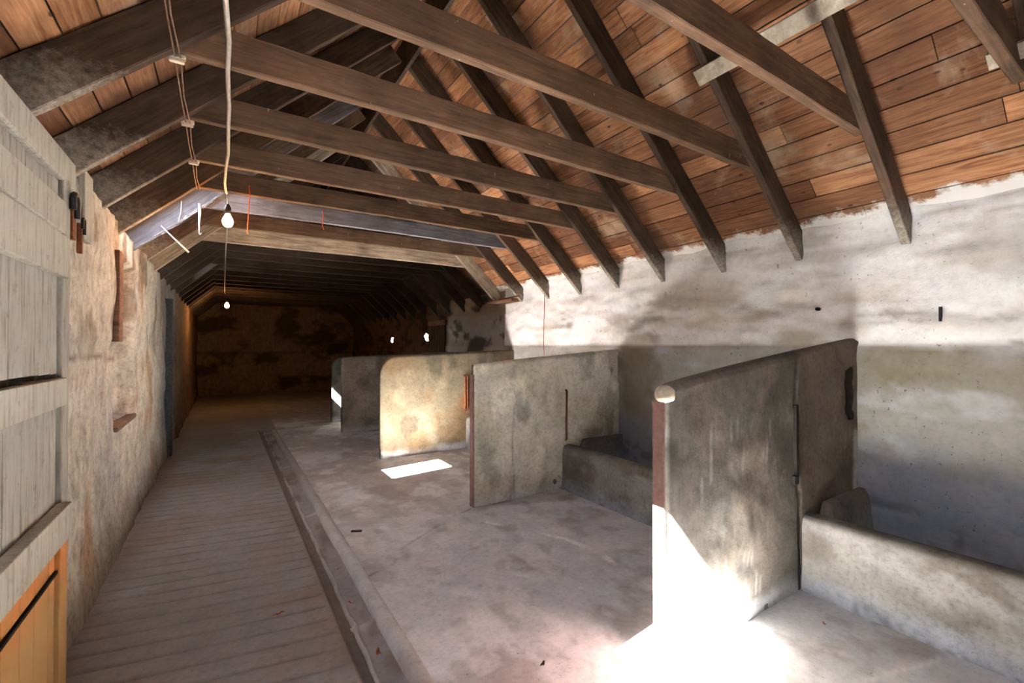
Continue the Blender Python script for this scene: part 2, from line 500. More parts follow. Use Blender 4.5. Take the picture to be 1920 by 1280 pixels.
col = mixc(col, (0.36, 0.34, 0.32), 0.7 * sstep(0.0, 0.5, fbm(Y * 1.7, Z * 1.3, 4, 65)) * sstep(1.6, 0.9, Z))
col = mixc(col, (0.16, 0.11, 0.07), 0.8 * sstep(0.08, 0.42, fbm(Y * 4.5, Z * 3, 4, 67)) * sstep(1.2, 2.0, Z))
col = mixc(col, (0.20, 0.16, 0.12), 0.8 * sstep(0.35, 0.05, Z + 0.15 * fbm(Y * 3, Z * 3, 3, 69)))
col = mixc(col, (0.10, 0.08, 0.06), 0.8 * np.exp(-((Z - 1.53 - 0.03 * vnoise(Y * 2, Y * 0)) / 0.012) ** 2) * sstep(2.9, 3.0, Y) * sstep(5.4, 5.2, Y))
col = mixc(col, (0.16, 0.15, 0.14), 0.8 * sstep(6.8, 8.2, Y))
col = mixc(col, (0.17, 0.105, 0.065), sstep(9.4, 9.7, Y))
col = mixc(col, (0.03, 0.03, 0.035), door)
P = np.stack([X, Y, Z], -1)
gap = (Y > FILL_DOORY[0]) & (Y < FILL_DOORY[1]) & (Z < FILL_DOORZ)  # opening cut for the added doorway
wl = struct(grid('wall_left', P, np.clip(col, 0.01, 1), M['wall_l'], ~(gap[:-1, :-1] & gap[1:, 1:])))
bm = bmesh.new(); box(bm, XL - 0.75, XL - 0.33, YF, FILL_DOORY[0], -0.06, 2.44); box(bm, XL - 0.75, XL - 0.33, FILL_DOORY[1], YE, -0.06, 2.44)
box(bm, XL - 0.75, XL - 0.33, FILL_DOORY[0], FILL_DOORY[1], FILL_DOORZ, 2.44);  box(bm, XL - 0.34, XL - 0.05, YF, YE, 2.44, 2.50)
obj('masonry', bm, M['slate'], wl)

# end wall and wall behind the viewer
def gable(name, y, mat, seed, sgn, colr, dark, opening=None):
    xs = np.arange(XL - 0.12, XR + 0.18, 0.045)
    t = np.linspace(0, 1, 100)
    Xg, T = np.meshgrid(xs, t, indexing='ij')
    top = np.where(Xg < XM, 2.97 + SL * (Xg + 0.18), 2.97 + SL * (3.41 - Xg)) + 0.30
    Zg = -0.06 + (top + 0.06) * T
    Yg = y + sgn * 0.035 * fbm(Xg * 2.2, Zg * 6, 4, seed)
    c = np.zeros(Xg.shape + (3,)) + np.array(colr)
    c = mixc(c, dark, 0.9 * sstep(-0.05, 0.35, fbm(Xg * 1.6, Zg * 2.6, 5, seed + 3)))
    c = mixc(c, dark, 0.75 * np.exp(-((Zg - 1.35) / 0.04) ** 2) * sstep(-.3, .3, vnoise(Xg * 3, Zg, 0, 3)))
    mk = None
    if opening:
        xm_ = (Xg[:-1, :-1] + Xg[1:, 1:]) / 2; zm_ = (Zg[:-1, :-1] + Zg[1:, 1:]) / 2
        mk = ~((xm_ > opening[0]) & (xm_ < opening[1]) & (zm_ < opening[2]))
    return struct(grid(name, np.stack([Xg, Yg, Zg], -1), c, mat, mk))
gable('wall_back', YE - 0.02, M['wall_l'], 81, 1, (0.20, 0.125, 0.08), (0.05, 0.03, 0.022))
gable('wall_front', YF + 0.02, M['wall_l'], 91, -1, (0.5, 0.44, 0.36), (0.3, 0.22, 0.14))

# ------------------------------------------------------------------ floor
XK0, XK1 = 0.775, 0.845       # kerb
# walkway, ribbed concrete
xs = np.concatenate([np.arange(XL - 0.10, 0.55, 0.04), [0.555, 0.565, 0.58, 0.595, 0.61, 0.63, 0.645, 0.66, 0.67, 0.74, 0.80, 0.865]])
ys = np.concatenate([np.arange(YF, 8.9, 0.0125), np.arange(8.9, YE + 0.05, 0.08)])
Xg, Yg = np.meshgrid(xs, ys, indexing='ij')
ph = (Yg + 0.17 * (Xg - 0.5)) / 0.148
gro = np.abs(ph - np.round(ph)) * 0.148
rib = np.exp(-(gro / 0.011) ** 2) * sstep(8.9, 8.4, Yg) * sstep(0.56, 0.52, Xg)
dip = sstep(0.555, 0.585, Xg) * sstep(0.66, 0.62, Xg) * sstep(9.75, 9.55, Yg)
Zg = -0.009 * rib + 0.004 * fbm(Xg * 1.5, Yg * 1.5, 3, 101) - 0.045 * dip
Zg = np.where(Xg > 0.64, Zg - 0.075 * sstep(0.63, 0.66, Xg) * sstep(9.75, 9.55, Yg), Zg)
col = np.zeros(Xg.shape + (3,)) + np.array((0.215, 0.20, 0.19))
col = mixc(col, (0.27, 0.275, 0.29), 0.8 * sstep(0.0, 0.5, fbm(Xg * 1.1, Yg * 0.8, 3, 103)))
col = mixc(col, (0.20, 0.15, 0.12), 0.7 * sstep(0.0, 0.5, fbm(Xg * 1.6, Yg * 2, 4, 105)))
col = mixc(col, (0.07, 0.06, 0.055), 0.85 * rib * (0.6 + 0.4 * vnoise(Xg * 4, Yg * 3)))
col = mixc(col, (0.09, 0.065, 0.05), 0.75 * dip)
col = mixc(col, (0.15, 0.11, 0.085), 0.6 * sstep(-0.45, -0.68, Xg))
col = mixc(col, (0.16, 0.11, 0.09), 0.6 * sstep(10.2, 11.5, Yg))
struct(grid('floor', np.stack([Xg, Yg, Zg], -1), col, M['floor']))
# gutter channel
xs = np.array([0.625, 0.635, 0.645, 0.655, 0.668, 0.68, 0.70, 0.72, 0.74, 0.755, 0.765, 0.775, 0.785])
ys = np.arange(YF, 9.7, 0.025)
Xg, Yg = np.meshgrid(xs, ys, indexing='ij')
seg = (Yg - 0.65) % 2.02
lip = np.exp(-((Xg - 0.648 - 0.010 * vnoise(Yg * 7, Yg * 0, 0, 7)) / 0.010) ** 2)
joint = np.exp(-((seg - 0.02) / 0.03) ** 2)
Zg = -0.048 + 0.030 * lip + 0.016 * sstep(0.70, 0.775, Xg) + 0.012 * joint - 0.002
col = np.zeros(Xg.shape + (3,)) + np.array((0.24, 0.22, 0.215))
col = mixc(col, (0.38, 0.36, 0.34), 0.8 * np.clip(lip + joint, 0, 1))
col = mixc(col, (0.14, 0.10, 0.08), 0.7 * sstep(0.0, 0.4, fbm(Xg * 8, Yg * 3, 3, 107)))
struct(grid('trim_1', np.stack([Xg, Yg, Zg], -1), col, M['floor']), 'shallow concrete drain channel beside the ribbed walkway')
# kerb
xs = np.array([0.765, 0.772, 0.782, 0.795, 0.812, 0.828, 0.842, 0.856, 0.87])
prof = np.array([-0.05, -0.02, 0.008, 0.015, 0.017, 0.015, 0.010, 0.002, -0.02])
ys = np.arange(YF, 9.6, 0.025)
Xg, Yg = np.meshgrid(xs, ys, indexing='ij')
Zg = prof[:, None] + 0.004 * fbm(Xg * 20, Yg * 6, 3, 109)
Xg = Xg + 0.008 * vnoise(Yg * 3, Yg * 0, 0, 9)
col = np.zeros(Xg.shape + (3,)) + np.array((0.43, 0.43, 0.42))
col = mixc(col, (0.30, 0.265, 0.24), 0.75 * sstep(-0.1, 0.4, fbm(Xg * 9, Yg * 2.4, 4, 111)) )
col = mixc(col, (0.24, 0.20, 0.18), 0.7 * sstep(3.5, 6, Yg))
struct(grid('trim_2', np.stack([Xg, Yg, Zg], -1), col, M['floor']), 'pale rounded concrete kerb along the stall floor')
# stall floor
xs = np.concatenate([np.arange(0.855, 3.24, 0.018), np.arange(3.24, XR + 0.10, 0.08)])
ys = np.concatenate([np.arange(YF, 0.7, 0.05), np.arange(0.7, 5.2, 0.018), np.arange(5.2, YE + 0.05, 0.06)])
Xg, Yg = np.meshgrid(xs, ys, indexing='ij')
cr1 = segd(Xg + 0.012 * fbm(Xg * 8, Yg * 8, 3, 3), Yg + 0.012 * fbm(Xg * 8, Yg * 8, 3, 4),
           [(2.02, 3.55), (2.214, 3.263), (2.389, 2.892), (2.45, 2.55), (2.424, 2.382), (2.40, 2.1), (2.369, 1.95), (2.55, 1.7)])
cr2 = segd(Xg + 0.01 * fbm(Xg * 8, Yg * 8, 3, 5), Yg, [(2.05, 3.93), (1.75, 3.80), (1.26, 3.502), (1.05, 3.25), (0.852, 3.168)])
cr3 = segd(Xg, Yg + 0.015 * fbm(Xg * 6, Yg * 6, 3, 5), [(1.30, 1.3), (1.7, 0.9), (2.4, 0.95), (3.1, 0.75)])
Zg = 0.006 * fbm(Xg * 1.3, Yg * 1.3, 4, 113) - 0.006 * np.exp(-(cr1 / 0.014) ** 2) - 0.005 * np.exp(-(cr2 / 0.012) ** 2)
crossg = np.exp(-(((Yg - 9.75) / 0.06) ** 2) ** 2) * sstep(1.9, 1.8, Xg)
Zg -= 0.05 * crossg
col = np.zeros(Xg.shape + (3,)) + np.array((0.47, 0.475, 0.49))
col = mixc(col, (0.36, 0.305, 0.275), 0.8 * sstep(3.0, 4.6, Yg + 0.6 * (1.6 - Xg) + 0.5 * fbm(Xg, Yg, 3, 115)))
col = mixc(col, (0.56, 0.56, 0.57), 0.7 * sstep(0.05, 0.45, fbm(Xg * 1.7, Yg * 1.4, 4, 117)))
col = mixc(col, (0.25, 0.20, 0.175), 0.55 * sstep(0.1, 0.45, fbm(Xg * 2.6, Yg * 2.2, 4, 119)))
col = mixc(col, (0.78, 0.76, 0.73), 0.85 * np.exp(-((cr1 - 0.010) / 0.014) ** 2) * sstep(-.6, .2, vnoise(Xg * 7, Yg * 7)))
col = mixc(col, (0.10, 0.075, 0.06), 0.9 * np.exp(-(cr2 / 0.013) ** 2) * sstep(-.6, .2, vnoise(Xg * 5, Yg * 5)))
col = mixc(col, (0.30, 0.28, 0.27), 0.5 * sstep(0.12, 0.4, fbm(Xg * 7, Yg * 6, 4, 121)))
col = mixc(col, (0.62, 0.61, 0.60), 0.5 * sstep(0.2, 0.45, fbm(Xg * 4.5 + 7, Yg * 3.5, 5, 123)))
col = mixc(col, (0.72, 0.70, 0.66), 0.6 * np.exp(-(cr3 / 0.012) ** 2))
col = mixc(col, (0.045, 0.035, 0.03), 0.85 * crossg)
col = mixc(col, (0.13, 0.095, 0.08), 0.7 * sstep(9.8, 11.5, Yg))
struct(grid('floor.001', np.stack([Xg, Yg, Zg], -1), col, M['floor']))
bm = bmesh.new(); box(bm, XL - 0.8, XR + 0.5, YF - 0.1, YE + 0.3, -0.4, -0.09)
struct(obj('trim_3', bm, M['slate']), 'earth bed under the concrete floor')

# ------------------------------------------------------------------ roof boards
def roof():
    bm = bmesh.new()
    uvl = bm.loops.layers.uv.new('UVMap')
    tl = bm.verts.layers.float.new('tone')
    rnd = random.Random(3)
    for side in (0, 1):
        L = (XM - (XL - 0.5)) / math.cos(ANG)
        nb = int(L / 0.166) + 1
        for i in range(nb):
            s0 = i * 0.166 - 0.0
            s1 = s0 + 0.1575
            cuts = [YF - 0.05]
            y = YF + rnd.uniform(0.3, 3)
            while y < YE:
                cuts.append(y); y += rnd.uniform(2.0, 4.4)
            cuts.append(YE + 0.1)
            for a, b in zip(cuts[:-1], cuts[1:]):
                spans = [(a, b - 0.004)]
                if side == 0:       # leave the skylight openings
                    xa, xb = XM - s1 * math.cos(ANG), XM - s0 * math.cos(ANG)
                    if 1:
                        for (ya, yb), SKX in zip(SKY, SKXS):
                            if not (xb > SKX[0] + 0.03 and xa < SKX[1] - 0.03): continue
                            new = []
                            for p, q in spans:
                                if q <= ya or p >= yb: new.append((p, q)); continue
                                if p < ya: new.append((p, ya))
                                if q > yb: new.append((yb, q))
                            spans = new
                if side == 1 and 3.48 < XM + (s0 + s1) / 2 * math.cos(ANG) < 3.62:      # slipped slate
                    new = []
                    for p, q in spans:
                        if q <= 11.27 or p >= 11.40: new.append((p, q)); continue
                        if p < 11.27: new.append((p, 11.27))
                        if q > 11.40: new.append((11.40, q))
                    spans = new
                tone = rnd.random()
                for p, q in spans:
                    dz = rnd.uniform(0, 0.004)
                    vs = []
                    sg = -1 if side == 0 else 1
                    def pt(s, yy, off):
                        x = XM + sg * s * math.cos(ANG)
                        z = (2.97 + SL * (XM + 0.18)) + 0.265 - s * math.sin(ANG)
                        return Vector((x + sg * off * math.sin(ANG), yy, z + off * math.cos(ANG)))
                    s1_ = min(s1, L)
                    v = [bm.verts.new(pt(s, yy, off)) for off in (dz, 0.022) for s, yy in ((s0, p), (s1_, p), (s1_, q), (s0, q))]
                    for w in v: w[tl] = tone
                    for f in ((0, 1, 2, 3), (7, 6, 5, 4), (0, 4, 5, 1), (1, 5, 6, 2), (2, 6, 7, 3), (3, 7, 4, 0)):
                        fc = bm.faces.new([v[k] for k in f])
                        for lp in fc.loops:
                            k = v.index(lp.vert) % 4
                            lp[uvl].uv = ((p, p, q, q)[k], (s0, s1_, s1_, s0)[k] + side * 7.3)
    return obj('ceiling', bm, M['planks'])
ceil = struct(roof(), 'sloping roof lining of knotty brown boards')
# slates over the boards, with the skylight openings
bm = bmesh.new()
def slab(bm, xa, xb, y0, y1, off=0.03, th=0.09):
    vs = []
    for o_ in (off, off + th):
        for x, y in ((xa, y0), (xb, y0), (xb, y1), (xa, y1)):
            vs.append(bm.verts.new((x, y, plank(x) + o_ / math.cos(ANG))))
    for f in ((0, 1, 2, 3), (7, 6, 5, 4), (0, 4, 5, 1), (1, 5, 6, 2), (2, 6, 7, 3), (3, 7, 4, 0)):
        bm.faces.new([vs[k] for k in f])
# right slope with one slipped slate far off
slab(bm, XM + 0.0001, 3.50, YF - 0.1, YE + 0.3); slab(bm, 3.62, XR + 0.6, YF - 0.1, YE + 0.3)
slab(bm, 3.50, 3.62, YF - 0.1, 11.26); slab(bm, 3.50, 3.62, 11.95, YE + 0.3)
e = YF - 0.1
slab(bm, -0.25, XM, e, YE + 0.3); slab(bm, XL - 0.8, -0.765, e, YE + 0.3)
for (ya, yb) in SKY + [(YE + 0.3, None)]:
    slab(bm, -0.765, -0.25, e, ya)
    e = yb
slab(bm, -0.765, SKXS[2][0], SKY[2][0], SKY[2][1])
struct(obj('ceiling.001', bm, M['slate']), 'slate roof covering above the boards')
# skylight frames
for i, (ya, yb) in enumerate(SKY):
    SKX = SKXS[i]
    bm = bmesh.new()
    mid = (SKX[0] + SKX[1]) / 2
    hl = (SKX[1] - SKX[0]) / 2 / math.cos(ANG)
    Mx = Matrix.Translation((mid, 0, plank(mid))) @ Matrix.Rotation(-ANG, 4, 'Y')
    for a, b, c, d in ((-hl - .03, hl + .03, ya - 0.03, ya), (-hl - .03, hl + .03, yb, yb + 0.03), (-hl - .03, -hl, ya, yb), (hl, hl + .03, ya, yb)):
        box(bm, a, b, c, d, -0.004, 0.13, 0, Mx)
    struct(obj('window_%d' % (i + 1), bm, M['pale']), 'open roof light in the left slope, %s of three' % ('nearest', 'middle', 'farthest')[i])

# ------------------------------------------------------------------ roof timbers
def beam_mesh(name, L, w, h, seed, mat):
    """length along +X from 0, width along Y 0..w, depth along Z 0..h, with wavy sawn faces"""
    bm = bmesh.new(); rnd = random.Random(seed)
    n = max(6, int(L / 0.12)); rings = []
    b = 0.005
    wob = [rnd.uniform(-1, 1) for _ in range(n + 1)]
    for i in range(n + 1):
        x = L * i / n
        sy = 0.0010 * wob[i]; sz = 0.0012 * rnd.uniform(-1, 1) + 0.004 * math.sin(x * 1.7 + seed); tz = 0.003 * rnd.uniform(-1, 1)
        pr = [(b, sz), (w - b, sz), (w, b + sz), (w, h - b + tz), (w - b, h + tz), (b, h + tz), (0, h - b + tz), (0, b + sz)]
        rings.append([bm.verts.new((x, y + sy, z)) for y, z in pr])
    for a, c in zip(rings[:-1], rings[1:]):
        for k in range(8):
            bm.faces.new((a[k], a[(k + 1) % 8], c[(k + 1) % 8], c[k]))
    bm.faces.new(rings[0][::-1]); bm.faces.new(rings[-1])
    bmesh.ops.recalc_face_normals(bm, faces=bm.faces)
    me = bpy.data.meshes.new(name); bm.to_mesh(me); bm.free()
    me.materials.append(mat)
    return me
YK = {-2: -0.21, -1: 0.49, 0: 1.19, 1: 1.90, 2: 2.58, 3: 3.31, 4: 3.99, 5: 4.69, 6: 5.41, 7: 6.12, 8: 6.86}
k = 9; y = 7.56
while y < YE - 0.12:
    YK[k] = y; y += 0.70; k += 1
D = 0.265 * math.cos(ANG) - 0.004
LR = (XM - (XL - 0.10)) / math.cos(ANG) - 0.035
LRR = ((XR + 0.06) - XM) / math.cos(ANG) - 0.03
raf = {'timber': [beam_mesh('rafter', 1.0 * LR, 0.055, D, s, M['timber']) for s in (1, 2, 3)],
       'black': [beam_mesh('rafter', 1.0 * LR, 0.055, D, s, M['black']) for s in (4, 5)],
       'plastered': [beam_mesh('rafter', 1.0 * LR, 0.075, D, 6, M['plastered'])]}
skylit_rafter = beam_mesh('rafter', LR, 0.055, D, 9, M['skylit']); skylit_collar = beam_mesh('collar_beam', 3.75, 0.055, 0.175, 49, M['skylit'])
rafr = {kk: [beam_mesh('rafter', LRR, 0.075 if kk == 'plastered' else 0.055, D, s + 20, M[kk]) for s in (1, 2, 3)] for kk in raf}
colm = {'timber': [beam_mesh('collar_beam', 3.75, 0.055, 0.175, s + 40, M['collar']) for s in (1, 2, 3, 4)],
        'black': [beam_mesh('collar_beam', 3.75, 0.055, 0.175, s + 50, M['black']) for s in (1, 2)],
        'plastered': [beam_mesh('collar_beam', 3.75, 0.07, 0.20, 60, M['plastered'])]}
ORD = ['nearest', 'second', 'third', 'fourth', 'fifth', 'sixth', 'seventh', 'eighth', 'ninth', 'tenth', 'eleventh', 'twelfth', 'thirteenth', 'fourteenth', 'fifteenth', 'sixteenth', 'seventeenth']
rc = random.Random(5)
nfar = 0
for kk in sorted(YK):
    y = YK[kk]
    kind = 'plastered' if kk == 8 else ('timber' if kk < 8 else 'black')
    if kk > 8: nfar += 1
    w = 0.075 if kind == 'plastered' else 0.055
    if kk < 8: where = '%s from the camera end' % ORD[kk + 2]; look = 'dusty brown'
    elif kk == 8: where = 'at the old partition'; look = 'lime plastered'
    else: where = '%s beyond the plastered beam' % ('first' if nfar == 1 else ORD[nfar - 1]); look = 'sooty black'
    zj = rc.uniform(-0.008, 0.008)
    for side in (0, 1):
        ms = (raf if side == 0 else rafr)[kind]
        o = link('rafter', skylit_rafter if (kk == 6 and side == 0) else ms[kk % len(ms)])
        if side == 0:
            x0 = XL - 0.10
            o.location = (x0, y - w, under(x0)); o.rotation_euler = (0, -ANG, 0)
        else:
            xs_ = XM + 0.022; o.location = (xs_, y - w, 2.97 + SL * (3.41 - xs_)); o.rotation_euler = (0, ANG, 0)
        tag(o, '%s rafter on the %s slope, %s' % (look, 'left' if side == 0 else 'right', where), 'rafter',
            '%s slope rafters' % ('left' if side == 0 else 'right'))
    ms = colm[kind]
    o = link('collar_beam', skylit_collar if kk == 6 else ms[kk % len(ms)])
    zc = 2.97 + zj - (0.035 if kk == 8 else 0)
    o.location = (-0.26 if kk < 9 else -0.22, y + 0.001, zc)
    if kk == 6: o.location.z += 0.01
    tag(o, '%s collar beam across the roof, %s' % (look, where), 'beam', 'collar beams across the roof')
# ridge board
bm = bmesh.new(); box(bm, XM - 0.018, XM + 0.018, YF, YE - 0.06, 4.52, 4.86)
tag(obj('ridge_board', bm, M['black']), 'dark ridge board along the apex between the two slopes', 'board')
# pale battens nailed below the right rafters
def batten(name, x, y0, y1, wid, label):
    bm = bmesh.new(); box(bm, -wid / 2, wid / 2, y0, y1, -0.028, 0, 0.003, Matrix.Translation((x, 0, under(x) - 0.009)) @ Matrix.Rotation(ANG, 4, 'Y'))
    return tag(obj(name, bm, M['pale']), label, 'batten')
batten('batten', 2.83, -1.2, 1.95, 0.11, 'pale grey batten nailed under the right rafters above the nearest full collar beam')
batten('batten', 3.30, -1.2, 0.60, 0.085, 'short pale batten at the upper right corner below the collar end')

# ------------------------------------------------------------------ stall dividers
def divider(y0, th, xf, ztop, zback, rc_, basecol, tint, label, seed, strip=True, extra=None):
    """slab in the X-Z plane from its free end xf to the wall, rounded coping, with a height-field face"""
    root = empty('stall_divider', (xf, y0 + th / 2, 0))
    tag(root, label, 'stall divider', 'concrete stall dividers')
    nx, nz = 110, 64
    s = np.linspace(0, 1, nx); t = np.linspace(0, 1, nz)
    x = xf + (XR + 0.04 - xf) * s
    f = (x - xf) / (XR - xf)
    top = ztop + (zback - ztop) * (f ** 0.85)
    if rc_ > 0:
        q = np.clip((rc_ - (x - xf)) / rc_, 0, 1)
        top = top - rc_ * (1 - np.sqrt(np.clip(1 - q * q, 0, 1)))
    Xg, T = np.meshgrid(x, t, indexing='ij'); TOP = top[:, None] + 0 * T
    Zg = -0.03 + (TOP + 0.03) * T
    F = f[:, None] + 0 * T
    col = np.zeros(Xg.shape + (3,)) + np.array(basecol)
    col = mixc(col, tint, 0.75 * sstep(-0.05, 0.45, fbm(Xg * 1.9, Zg * 2.3, 4, seed)))
    col = mixc(col, np.array(basecol) * 1.35, 0.7 * sstep(0.12, 0.45, fbm(Xg * 4.2 + 9, Zg * 3.4, 5, seed + 7)))
    col = mixc(col, np.array(basecol) * 0.5, 0.8 * sstep(0.08, 0.45, fbm(Xg * 3.1 + 5, Zg * 2.2, 4, seed + 1)))
    col = mixc(col, (0.52, 0.53, 0.56), 0.6 * sstep(0.13, 0.02, Zg + 0.05 * fbm(Xg * 5, Zg * 5, 3, seed + 2)))
    rel = 0.006 * fbm(Xg * 3, Zg * 3, 4, seed + 3)
    if extra: col, rel = extra(Xg, Zg, TOP, col, rel)
    rnd_ = 0.028                                    # rounded coping
    dtop = TOP - Zg
    rd = np.where(dtop < rnd_, rnd_ - np.sqrt(np.clip(rnd_ ** 2 - (rnd_ - dtop) ** 2, 0, None)), 0)
    de = Xg - xf
    rd2 = np.where(de < rnd_, rnd_ - np.sqrt(np.clip(rnd_ ** 2 - (rnd_ - de) ** 2, 0, None)), 0)
    ins = np.maximum(rd, rd2)
    front = np.stack([Xg, y0 + ins - rel * (dtop > 0.03), Zg], -1)
    back = np.stack([Xg, y0 + th - ins + 0 * rel, Zg], -1)
    # stitch: front grid, back grid, rim strip
    P = np.concatenate([front, back[:, ::-1]], 1)
    Cc = np.concatenate([col, col[:, ::-1]], 1)
    o = grid('body', P - np.array((xf, y0 + th / 2, 0)), Cc, M['conc'], parent=root)
    me = o.data; bm = bmesh.new(); bm.from_mesh(me)
    bmesh.ops.remove_doubles(bm, verts=bm.verts, dist=0.0004)
    bmesh.ops.holes_fill(bm, edges=[e_ for e_ in bm.edges if e_.is_boundary], sides=0)
    bmesh.ops.recalc_face_normals(bm, faces=bm.faces)
    bm.to_mesh(me); bm.free()
    me.polygons.foreach_set('use_smooth', [True] * len(me.polygons))
    return root

def ex1(X, Z, TOP, col, rel):
    a = sstep(0.0, 0.30, fbm(X * 2.2, Z * 1.7, 5, 300))
    col = mixc(col, (0.15, 0.12, 0.095), 0.6 * a)
    blob = np.exp(-((X - 2.55) / .35) ** 2 - ((Z - 0.62) / .34) ** 2)
    rel = rel + blob * 0.020 * (fbm(X * 5, Z * 3.4, 4, 301)) + 0.004 * fbm(X * 9, Z * 9, 3, 302)
    scr = sstep(0.66, 0.80, vnoise(X * 52 + Z * 2, Z * 5.5, 0, 303)) * sstep(-0.1, 0.3, vnoise(X * 2, Z * 2, 0, 33))
    col = mixc(col, (0.30, 0.28, 0.25), 0.5 * scr * (1 - blob))
    # crack beside the tether slot
    ck = segd(X, Z, [(3.19, 1.56), (3.16, 1.42), (3.13, 1.21)]) 
    ck = np.minimum(ck, segd(X, Z, [(3.15, 0.76), (3.18, 0.62), (3.19, 0.30), (3.19, 0.0)]))
    m = np.exp(-(ck / 0.011) ** 2); rel = rel - 0.018 * m; col = mixc(col, (0.05, 0.04, 0.035), 0.9 * m)
    # broken-out patch next to the wall
    hx = (X - (3.97 + 0.06 * (1.35 - Z) + 0.035 * vnoise(Z * 16, X * 4, 0, 8))) / 0.058
    m = np.exp(-(hx ** 2) ** 2 - (((Z - 1.23) / 0.17) ** 2) ** 2)
    rel = rel - 0.05 * m; col = mixc(col, (0.07, 0.055, 0.045), 0.9 * m)
    col = mixc(col, (0.14, 0.105, 0.082), 0.6 * sstep(3.16, 3.22, X))
    ck = segd(X, Z, [(3.72, 1.62), (3.78, 1.50), (3.90, 1.42), (3.95, 1.33)])
    m = np.exp(-(ck / 0.010) ** 2); rel = rel - 0.01 * m; col = mixc(col, (0.06, 0.05, 0.04), 0.8 * m)
    m = sstep(4.0, 4.05, X) * sstep(1.0, 0.9, Z)
    col = mixc(col, (0.55, 0.56, 0.58), 0.7 * m)
    return col, rel
def ex2(X, Z, TOP, col, rel):
    ck = segd(X, Z, [(2.56, 0.95), (2.54, 0.5), (2.57, 0.05)])
    m = np.exp(-(ck / 0.009) ** 2); rel = rel - 0.006 * m; col = mixc(col, (0.07, 0.06, 0.05), 0.5 * m)
    m = sstep(-0.02, 0.03, X - 3.95 + 0.03 * vnoise(Z * 12, X * 0)) * sstep(1.1, 1.2, Z)
    rel = rel - 0.015 * m * sstep(1.52, 1.46, Z); col = mixc(col, (0.42, 0.37, 0.33), 0.8 * m)
    col = mixc(col, (0.10, 0.06, 0.05), 0.8 * np.exp(-((X - 3.99) / .03) ** 2 - ((Z - 1.30) / .05) ** 2))
    return col, rel
def ex3(X, Z, TOP, col, rel):
    col = mixc(col, (0.105, 0.063, 0.026), 0.6 * sstep(0.0, 0.4, fbm(X * 2.4, Z * 2.2, 4, 311)))
    r = np.exp(-((X - 3.20) / .10) ** 2 - ((Z - 0.72) / .12) ** 2)
    col = mixc(col, (0.24, 0.09, 0.025), 0.8 * r)
    return col, rel

d1 = divider(1.46, 0.095, 1.875, 1.395, 1.655, 0.05, (0.10, 0.092, 0.077), (0.074, 0.061, 0.047),
             'nearest grey concrete stall divider with a tall crack and sunlit front corner', 201, extra=ex1)
d2 = divider(3.93, 0.085, 2.09, 1.41, 1.555, 0.0, (0.50, 0.46, 0.38), (0.38, 0.34, 0.25),
             'second grey concrete stall divider, square front corner, rusty rod in its face', 211, extra=ex2)
d3 = divider(6.30, 0.085, 1.865, 1.455, 1.53, 0.24, (0.115, 0.097, 0.066), (0.10, 0.078, 0.046),
             'warm yellowish stall divider with rounded top front corner behind the floor sun patch', 221, extra=ex3)
d4 = divider(8.60, 0.085, 1.83, 1.37, 1.47, 0.03, (0.30, 0.27, 0.23), (0.20, 0.17, 0.14),
             'shaded dark grey stall divider just behind the yellowish one', 231)
d5 = divider(9.90, 0.085, 1.90, 1.34, 1.45, 0.20, (0.13, 0.13, 0.115), (0.08, 0.08, 0.07),
             'farthest dark stall divider, rounded corner catching a sun streak', 241)

def local(root, p):
    l = root.location
    return (p[0] - l.x, p[1] - l.y, p[2] - l.z)
# red steel edge strips, beads and tether bars on the dividers
def part_box(root, name, mat, b, bev=0.002, label=None):
    l = root.location; bm = bmesh.new()
    box(bm, b[0] - l.x, b[1] - l.x, b[2] - l.y, b[3] - l.y, b[4] - l.z, b[5] - l.z, bev)
    o = obj(name, bm, mat, root)
    if label: o['label'] = label
    return o
part_box(d1, 'edge_strip', M['redsteel'], (1.866, 1.885, 1.487, 1.556, 0.0, 1.315), label='rust red steel strip on the free end')
part_box(d2, 'edge_strip', M['redsteel'], (2.078, 2.092, 3.935, 4.005, 0.0, 1.31), label='rust red steel strip on the free end')
bm = bmesh.new()
r = bmesh.ops.create_icosphere(bm, subdivisions=3, radius=0.05)
for v in r['verts']:
    v.co = Vector((v.co.x * 0.9, v.co.y * 1.1, v.co.z * 0.95)) * (1 + 0.08 * float(vnoise(v.co.x * 40, v.co.y * 40, v.co.z * 40)))
    v.co += Vector((1.895, 1.50, 1.352)) - d1.location
o = obj('mortar_knob', bm, M['pale'], d1, True); o['label'] = 'pale mortar lump capping the free end'
def bar(root, pts, rad, mat, name='tether_bar', label=None):
    bm = bmesh.new(); tube(bm, [local(root, p) for p in pts], rad, 8)
    o = obj(name, bm, mat, root, True)
    if label: o['label'] = label
part_box(d1, 'slot', M['gap_shade'], (3.115, 3.150, 1.440, 1.470, 0.76, 1.215), 0.003, 'dark open slot left by a tether bar')
part_box(d1, 'socket', M['gap_shade'], (3.085, 3.150, 1.438, 1.470, 0.70, 0.765), 0.01)
bar(d2, [(3.25, 3.925, 1.10), (3.25, 3.905, 1.09), (3.245, 3.90, 0.95), (3.24, 3.90, 0.75), (3.25, 3.905, 0.55), (3.25, 3.925, 0.54)], 0.011, M['rust'], label='rusty vertical tether bar')
bar(d3, [(3.17, 6.29, 1.13), (3.17, 6.27, 1.12), (3.17, 6.27, 0.64), (3.17, 6.29, 0.63)], 0.014, M['rust'], label='rusty tether bar')
bar(d3, [(3.215, 6.29, 1.13), (3.215, 6.27, 1.12), (3.215, 6.27, 0.60), (3.19, 6.26, 0.57), (3.17, 6.27, 0.60)], 0.012, M['rust'], label='rusty chain beside the tether bar')

